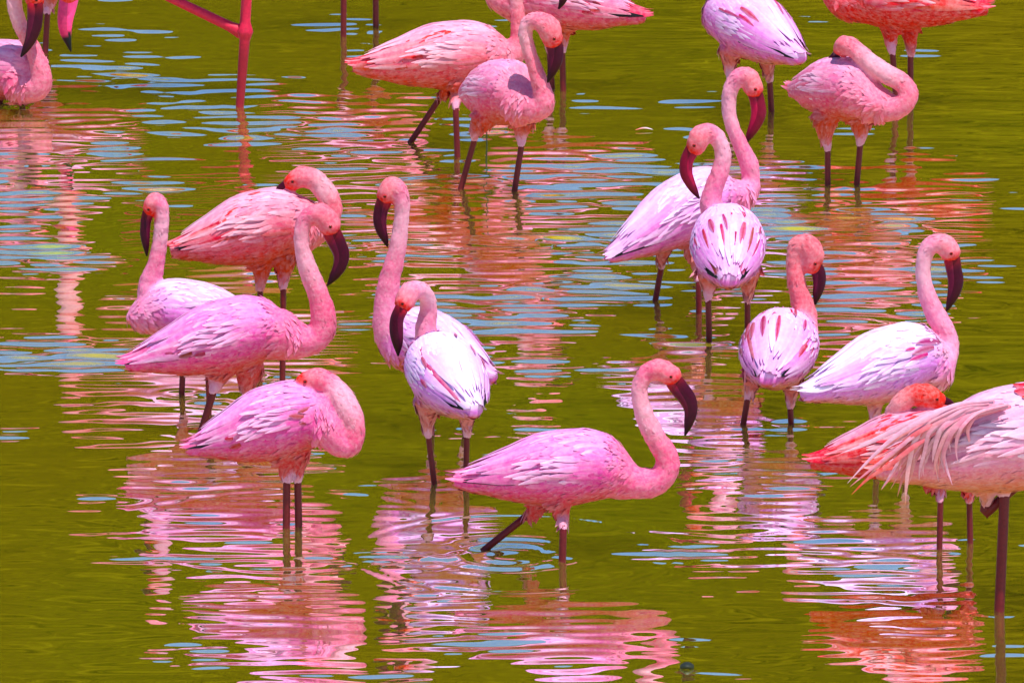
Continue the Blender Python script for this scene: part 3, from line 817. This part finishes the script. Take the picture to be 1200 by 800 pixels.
def plume_blades(b, rng):
    """long loose scapular plumes hanging off the rump of the large pale bird"""
    Yb, org, yaw = b['Yb'], b['org'], b['yawr']
    M = Mesher()
    wht, pnk, org_c = np.array((.86, .40, .54)), np.array((.80, .20, .28)), np.array((.78, .08, .04))
    curves = [
        ([(1165, 468), (1120, 474), (1080, 492), (1048, 512), (1020, 537), (993, 566)], 4.0, wht, wht),
        ([(1160, 476), (1115, 488), (1078, 506), (1046, 530), (1018, 552), (996, 570)], 3.5, wht, pnk),
        ([(1150, 480), (1110, 498), (1075, 520), (1042, 545), (1018, 560), (998, 579)], 4.5, pnk, org_c),
        ([(1170, 474), (1112, 482), (1076, 510), (1066, 540), (1062, 570), (1061, 590)], 4.5, wht, (.84, .34, .32)),
        ([(1168, 478), (1110, 488), (1072, 505), (1060, 520), (1050, 532), (1046, 546)], 4, pnk, wht),
        ([(1178, 474), (1130, 482), (1108, 502), (1104, 524), (1108, 544), (1116, 568)], 5, wht, wht),
        ([(1175, 478), (1130, 490), (1104, 506), (1090, 522), (1082, 536), (1080, 548)], 5, pnk, wht),
        ([(1185, 476), (1145, 488), (1118, 504), (1106, 520), (1100, 534), (1100, 546)], 5, pnk, pnk),
        ([(1160, 470), (1110, 478), (1070, 494), (1036, 510), (1010, 522), (985, 531)], 5, wht, (.86, .42, .52)),
        ([(1155, 474), (1105, 486), (1064, 504), (1038, 522), (1022, 536), (1010, 550)], 4, pnk, (.84, .3, .26)),
    ]
    guides = list(curves)
    for k in range(80):
        a, c2 = rng.sample(guides[:4] + guides[8:] if k % 2 else guides[3:8], 2)
        f_ = rng.uniform(.25, .75)
        cut = rng.uniform(.55, .95)
        bend = rng.uniform(-7, 7)
        P_ = [(p[0] * f_ + q[0] * (1 - f_) + rng.uniform(-2, 2), p[1] * f_ + q[1] * (1 - f_) + rng.uniform(-2, 2) + bend * (n_ / 5) ** 2) for n_, (p, q) in enumerate(zip(a[0], c2[0]))]
        P_ = [(P_[0][0] + (p[0] - P_[0][0]) * cut, P_[0][1] + (p[1] - P_[0][1]) * cut) for p in P_]
        curves.append((P_, rng.uniform(2.2, 5.0), np.clip(lerp(a[2], c2[2], np.array(.5)) * rng.uniform(.85, 1.1), 0, .95), np.clip(lerp(a[3], c2[3], np.array(rng.random())) * rng.uniform(.8, 1.1), 0, .95)))
    for ci, (pts, w, c0, c1) in enumerate(curves):
        W = np.array([plane(x, y, Yb - .125 + .03 * abs(i - 2) / 4 + .0022 * (ci % 17)) for i, (x, y) in enumerate(pts)])
        P = catmull(rot_inv(W, org, yaw), 4)
        n = len(P)
        tan = np.gradient(P, axis=0); tan /= np.linalg.norm(tan, axis=1)[:, None]
        nor = np.tile(np.array([0, -1.0, 0.25]), (n, 1)); nor /= np.linalg.norm(nor[0])
        side = np.cross(tan, nor); side /= np.linalg.norm(side, axis=1)[:, None]
        f = lambda u, a=np.array(c0, float), d=np.array(c1, float): tuple(lerp(a, d, np.array(u)))
        V, C, F = feather_strip(P, side, nor, w * .75 * b['mp'], (f, f), fold=.35, tipw=.05)
        M.add(V, C, F)
    return M

BILL_COLS = {
    'dark':      ((.22, .003, .008), (.055, .0014, .013), (.014, .001, .005)),
    'crimson':   ((.11, .002, .008), (.20, .001, .022), (.02, .001, .008)),
    'pinkblack': ((.70, .05, .22), (.66, .03, .13), (.012, .010, .012)),
}

def build_bird(b, idx):
    rng = random.Random(100 + idx * 7)
    pal = PAL[b['pal']]
    org, yaw, to, L, mp = b['org'], b['yawr'], b['torso'], b['Lm'], b['mp']
    root = bpy.data.objects.new('flamingo', None)
    COL.objects.link(root)
    root.location = org
    root.rotation_euler = (0, 0, yaw)
    root.empty_display_size = 0.2
    root['label'] = b['label']; root['category'] = 'flamingo'; root['group'] = 'flamingos wading in the green pond'
    # ---- body with neck, head, thighs and legs: one mesh
    V, F = b['bodyV'], b['bodyF']
    t, v, dtor = to.coords(V)
    P, R = b['nP'], b['nR']
    best = np.full(len(V), 1e9); arg = np.zeros(len(V), int)
    for k in range(len(P)):
        d = np.linalg.norm(V - P[k], axis=1) - R[k]
        m = d < best
        best[m] = d[m]; arg[m] = k
    u = arg / (len(P) - 1)
    kn = sstep(-.004, .010, dtor - best) * sstep(0.0, .12, u)
    col = lerp(pal['belly'], pal['flank'], sstep(-.95, -.15, v))  # underside shade painted into the belly colour
    col = lerp(col, np.array(pal['back']), sstep(-.05, .55, v)[:])  # paler back paints in the light from above
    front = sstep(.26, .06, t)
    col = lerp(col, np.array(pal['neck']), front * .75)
    nb = np.array(pal['neck'])
    neckc = lerp(lerp(nb, pal['back'], np.array(.15)), nb, sstep(.15, .45, u))
    neckc = lerp(neckc, lerp(nb, (.84, .52, .60), np.array(.45)), sstep(.40, .60, u) * sstep(.85, .65, u))
    if b.get('neckred'):
        neckc = lerp(neckc, np.array((.74, .12, .12)), np.full(len(V), .7))
    neckc = lerp(neckc, np.array(pal['head']), sstep(.80, .93, u))
    col = lerp(col, neckc, kn)
    # bare red skin round the base of the bill
    bb = b['bP'][0]
    db = np.linalg.norm(V - bb, axis=1)
    col = lerp(col, np.array((.74, .022, .010)), sstep(18 * mp, 8 * mp, db) * kn)
    # white feathered thighs
    for (W, pts, lift, rs) in b['legsW']:
        dt = np.linalg.norm(V - W[2], axis=1)
        col = lerp(col, np.array((.74, .40, .60)), sstep(24 * mp, 6 * mp, dt) * .6 * sstep(.0, .01, dtor))
    parts = [(V, F)]
    cols = [col]
    mi = [np.zeros(len(F), int)]
    lr = b.get('legr', 3.5) * mp
    lc = np.array((.60, .010, .050)) if b.get('legpink') else LEG_COL
    for (W, pts, lift, rs) in b['legsW']:
        knees = [i for i, q in enumerate(pts) if len(q) > 2 and q[2] == 'knee']
        path = [W[1] * .4 + W[2] * .6]
        rad = [lr * .95]
        for i in range(2, len(W)):
            if i in knees:
                path += [W[i] * .88 + W[i - 1] * .12, W[i], W[i] * .88 + W[min(i + 1, len(W) - 1)] * .12]
                rad += [lr * 1.1, lr * 1.95, lr * 1.3]
            else:
                path.append(W[i]); rad.append(lr)
        if not lift:
            d = path[-1] - path[-2]; d = d / np.linalg.norm(d)
            d = d / max(.35, -d[2])
            end = path[-1] + d * 0.10
            path.append(end); rad.append(lr)
        # subdivide for a gentle taper
        pp = [path[0]]; rr = [rad[0]]
        for i in range(1, len(path)):
            for k in range(1, 5):
                pp.append(path[i - 1] + (path[i] - path[i - 1]) * k / 4); rr.append(rad[i - 1] + (rad[i] - rad[i - 1]) * k / 4)
        tv, tf = tube(np.array(pp), np.array(rr), 12)
        lcol = np.tile(lc, (len(tv), 1))
        if b.get('legpink') and not lift:
            zk = W[knees[0]][2]
            lcol = lerp(lcol, np.array((.30, .004, .018)), sstep(zk, zk - .07, tv[:, 2]))
        parts.append((tv, tf)); cols.append(lcol); mi.append(np.ones(len(tf), int))
        fv, ff = webbed_foot(np.array(pp[-1]) if not lift else np.array(pp[-1]), 1.0, 0.0, .05 if not lift else .02)
        parts.append((fv, ff)); cols.append(np.tile(lc, (len(fv), 1))); mi.append(np.ones(len(ff), int))
    VV, FF = join(parts)
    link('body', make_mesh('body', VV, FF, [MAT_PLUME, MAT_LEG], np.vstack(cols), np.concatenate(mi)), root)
    # ---- downy plumage: short soft blades over neck, breast, belly and thighs
    rs_ = np.random.RandomState(idx + 5)
    Nn = b['bodyN']
    pick = rs_.permutation(len(V))[:2600]
    dM = Mesher()
    fwd_n = np.gradient(P, axis=0)
    for q in pick:
        neckish = kn[q] > .5
        if not neckish and dtor[q] < .006 and .16 < t[q] < .97 and v[q] > -.12:
            continue
        if (neckish and u[q] > .9) or (not neckish and t[q] > .95):
            continue
        if min(np.linalg.norm(V[q] - W_[2]) for (W_, _p, _l, _r) in b['legsW']) < 13 * mp:
            continue
        if neckish and q % 5 > 1:
            continue
        flow = -fwd_n[arg[q]] if neckish else (np.array([-1.0, 0, -.35]) if dtor[q] < .01 else np.array([-.2, 0, -1.0]))
        nn = Nn[q]
        flow = flow - nn * np.dot(flow, nn)
        ln_ = np.linalg.norm(flow)
        if ln_ < 1e-6:
            continue
        flow = flow / ln_ + np.cross(nn, flow / ln_) * rs_.uniform(-.3, .3)
        ll = (rs_.uniform(.008, .014) if neckish else rs_.uniform(.014, .030))
        ww = ll * rs_.uniform(.16, .24)
        side = np.cross(flow, nn); side /= np.linalg.norm(side) + 1e-9
        base = V[q] - nn * .0006
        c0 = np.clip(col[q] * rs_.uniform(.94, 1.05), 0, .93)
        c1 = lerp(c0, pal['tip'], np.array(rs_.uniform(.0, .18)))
        lift = rs_.uniform(.0004, .0013)
        p0, p1, p2 = base, base + flow * ll * .55 + nn * (lift + .0006), base + flow * ll + nn * lift * .8
        dM.add([p0 - side * ww * .6, p0 + nn * .0004, p0 + side * ww * .6, p1 - side * ww - nn * ww * .25, p1, p1 + side * ww - nn * ww * .25, p2],
               [c0, c0, c0, c0, lerp(c0, c1, np.array(.5)), c0, c1], [(0, 1, 4, 3), (1, 2, 5, 4), (3, 4, 6), (4, 5, 6)])
    link('down', make_mesh('down', np.array(dM.V), dM.F, [MAT_FEATHER], np.array(dM.C)), root)
    # ---- bill with lower mandible
    cb = BILL_COLS[b.get('billcol', 'dark')]
    BP, BR = b['bP'], b['bR']
    c4 = catmull(np.hstack([BP, BR[:, None]]), 6)
    bp_, br_ = c4[:, :3], np.maximum(c4[:, 3] * .84, .0008)
    lat = b['lat']
    # start a little inside the face
    d0 = b['nP'][-1] - bp_[0]
    bp_ = np.vstack([bp_[0] + d0 * .35, bp_]); br_ = np.concatenate([[br_[0] * .9], br_])
    def bcol(n, ns, flip):
        s = np.linspace(0, 1, n)
        out = []
        for x in s:
            if b.get('billcol') == 'pinkblack':
                c = lerp(cb[0], cb[1], np.array(min(1, x * 1.6)))
                c = lerp(c, cb[2], sstep(.60, .68, np.array(x)))
            else:
                c = lerp(cb[0], cb[1], sstep(.0, .3, np.array(x)))
                c = lerp(c, cb[2], sstep(.55, .95, np.array(x)))
            out.append(np.tile(c * flip, (ns, 1)))
        return np.vstack(out)
    tv, tf = tube(bp_, br_, 18, flat=.66, latdir=lat)
    bo = link('bill', make_mesh('bill', tv, tf, [MAT_BILL], bcol(len(tv) // 18, 18, 1.0)), root)
    # lower mandible lies on the inner side of the bend
    if len(BP) >= 5:
        chord = BP[-1] - BP[0]
        mid = BP[len(BP) // 2] - (BP[0] + BP[-1]) / 2
        inn = -(mid - chord * np.dot(mid, chord) / np.dot(chord, chord))
        inn /= np.linalg.norm(inn) + 1e-9
        n = int(len(bp_) * .86)
        lp = bp_[2:n] + inn * (br_[2:n] * .34)[:, None]
        lrad = br_[2:n] * .74 * np.linspace(1, .75, n - 2)
        tv, tf = tube(lp, lrad, 16, flat=1.0, latdir=lat)
        link('lower_mandible', make_mesh('lower_mandible', tv, tf, [MAT_BILL], bcol(len(tv) // 16, 16, 2.0)), bo)
    # ---- eyes
    hp, hr = b['nP'][-4], b['nR'][-4]
    ec = hp * .62 + BP[0] * .38
    perp = np.cross(BP[0] - hp, lat); 
    if perp[2] < 0: perp = -perp
    perp /= np.linalg.norm(perp) + 1e-9
    ec = ec + perp * hr * .18
    er = 2.3 * mp
    for sg in (-1, 1):
        cc = ec + lat * sg * hr * .88
        n, m = 8, 12
        ev, ef, ecol = [], [], []
        for i in range(n + 1):
            a = math.pi * i / n
            for k in range(m):
                ph = 2 * math.pi * k / m
                ax1 = np.cross(lat, np.array([0, 0, 1.0])); ax1 /= np.linalg.norm(ax1)
                q = lat * sg * math.cos(a) + (ax1 * math.cos(ph) + np.array([0, 0, 1.0]) * math.sin(ph)) * math.sin(a)
                ev.append(cc + q * er)
                ecol.append((.01, .005, .005) if a < .75 else (.40, .015, .008))
        for i in range(n):
            for k in range(m):
                k2 = (k + 1) % m
                ef.append((i * m + k, i * m + k2, (i + 1) * m + k2, (i + 1) * m + k))
        link('eye', make_mesh('eye', np.array(ev), ef, [MAT_EYE], np.array(ecol)), root)
    # ---- wings and tail
    for sg in (1, -1):
        M = wing(b, sg, rng)
        link('wing', make_mesh('wing', np.array(M.V), M.F, [MAT_FEATHER], np.array(M.C)), root)
    M = tail(b, rng)
    link('tail', make_mesh('tail', np.array(M.V), M.F, [MAT_FEATHER], np.array(M.C)), root)
    if b.get('plumes'):
        M = plume_blades(b, rng)
        o = link('drooping_plumes', make_mesh('drooping_plumes', np.array(M.V), M.F, [MAT_FEATHER], np.array(M.C)), root)
        o['label'] = 'long loose white and orange plumes hanging from the rump'
    return root

for i, b in enumerate(BIRDS):
    build_bird(b, i)

# ------------------------------------------------------------------ small things on the water
def simple_mat(name, col, rough=.6):
    m, nt, bb = new_mat(name)
    tc = N(nt, 'ShaderNodeTexCoord')
    n = noise(nt, tc.outputs['Object'], 120, 3)
    c = ramp(nt, n.outputs[0], [(.3, tuple(x * .6 for x in col)), (.7, tuple(min(1, x * 1.4) for x in col))])
    nt.links.new(c, bb.inputs['Base Color'])
    bb.inputs['Roughness'].default_value = rough
    return m

def reed():
    p = ground(570, 190)
    pts = np.array([[0, 0, -.12], [0, 0, 0], [.001, 0, .04], [.001, .002, .10], [.003, .004, .15]])
    c = catmull(pts, 4)
    tv, tf = tube(c, np.linspace(.0022, .0011, len(c)), 8)
    o = link('reed_stem', make_mesh('reed_stem', tv, tf, [simple_mat('reed_green', (.02, .035, .012))]))
    o.location = p
    o['label'] = 'thin dark reed stem standing in the water between two flamingos'; o['category'] = 'reed'
reed()

def floating_leaf():
    p = ground(805, 783)
    V, F = [], []
    n = 10
    for i in range(n + 1):
        s = i / n
        w = .006 * math.sin(math.pi * (s * .92 + .04)) ** .7
        x = (s - .5) * .028
        z = .003 + .004 * math.sin(s * 3)
        V += [(x, -w * 2.2, z + .003), (x, 0, z), (x, w * 2.2, z + .004), (x, w * 2.0, z - .004), (x, -w * 2.0, z - .004)]
    for i in range(n):
        for k in range(5):
            k2 = (k + 1) % 5
            F.append((i * 5 + k, i * 5 + k2, (i + 1) * 5 + k2, (i + 1) * 5 + k))
    F += [tuple(range(5))[::-1], tuple(n * 5 + k for k in range(5))]
    o = link('floating_leaf', make_mesh('floating_leaf', np.array(V), F, [simple_mat('wet_leaf', (.012, .018, .006))]))
    o.location = p
    o['label'] = 'small dark curled leaf floating alone on calm water'; o['category'] = 'leaf'
floating_leaf()

def floating_feather():
    p = ground(755, 154)
    s = np.linspace(0, 1, 9)
    pos = np.stack([(s - .5) * .042, .01 * np.sin(s * 3), .004 + .004 * np.sin(s * 3.1)], -1)
    side = np.tile(np.array([0, 1.0, 0]), (9, 1)); nor = np.tile(np.array([0, 0, 1.0]), (9, 1))
    f = lambda u: tuple(lerp((.70, .10, .05), (.85, .7, .75), np.array(u)))
    V, C, F = feather_strip(pos, side, nor, .007, (f, f))
    o = link('floating_feather', make_mesh('floating_feather', np.array(V), F, [MAT_FEATHER], np.array(C)))
    o.location = p
    o['label'] = 'small red and white feather floating on the open water'; o['category'] = 'feather'
floating_feather()
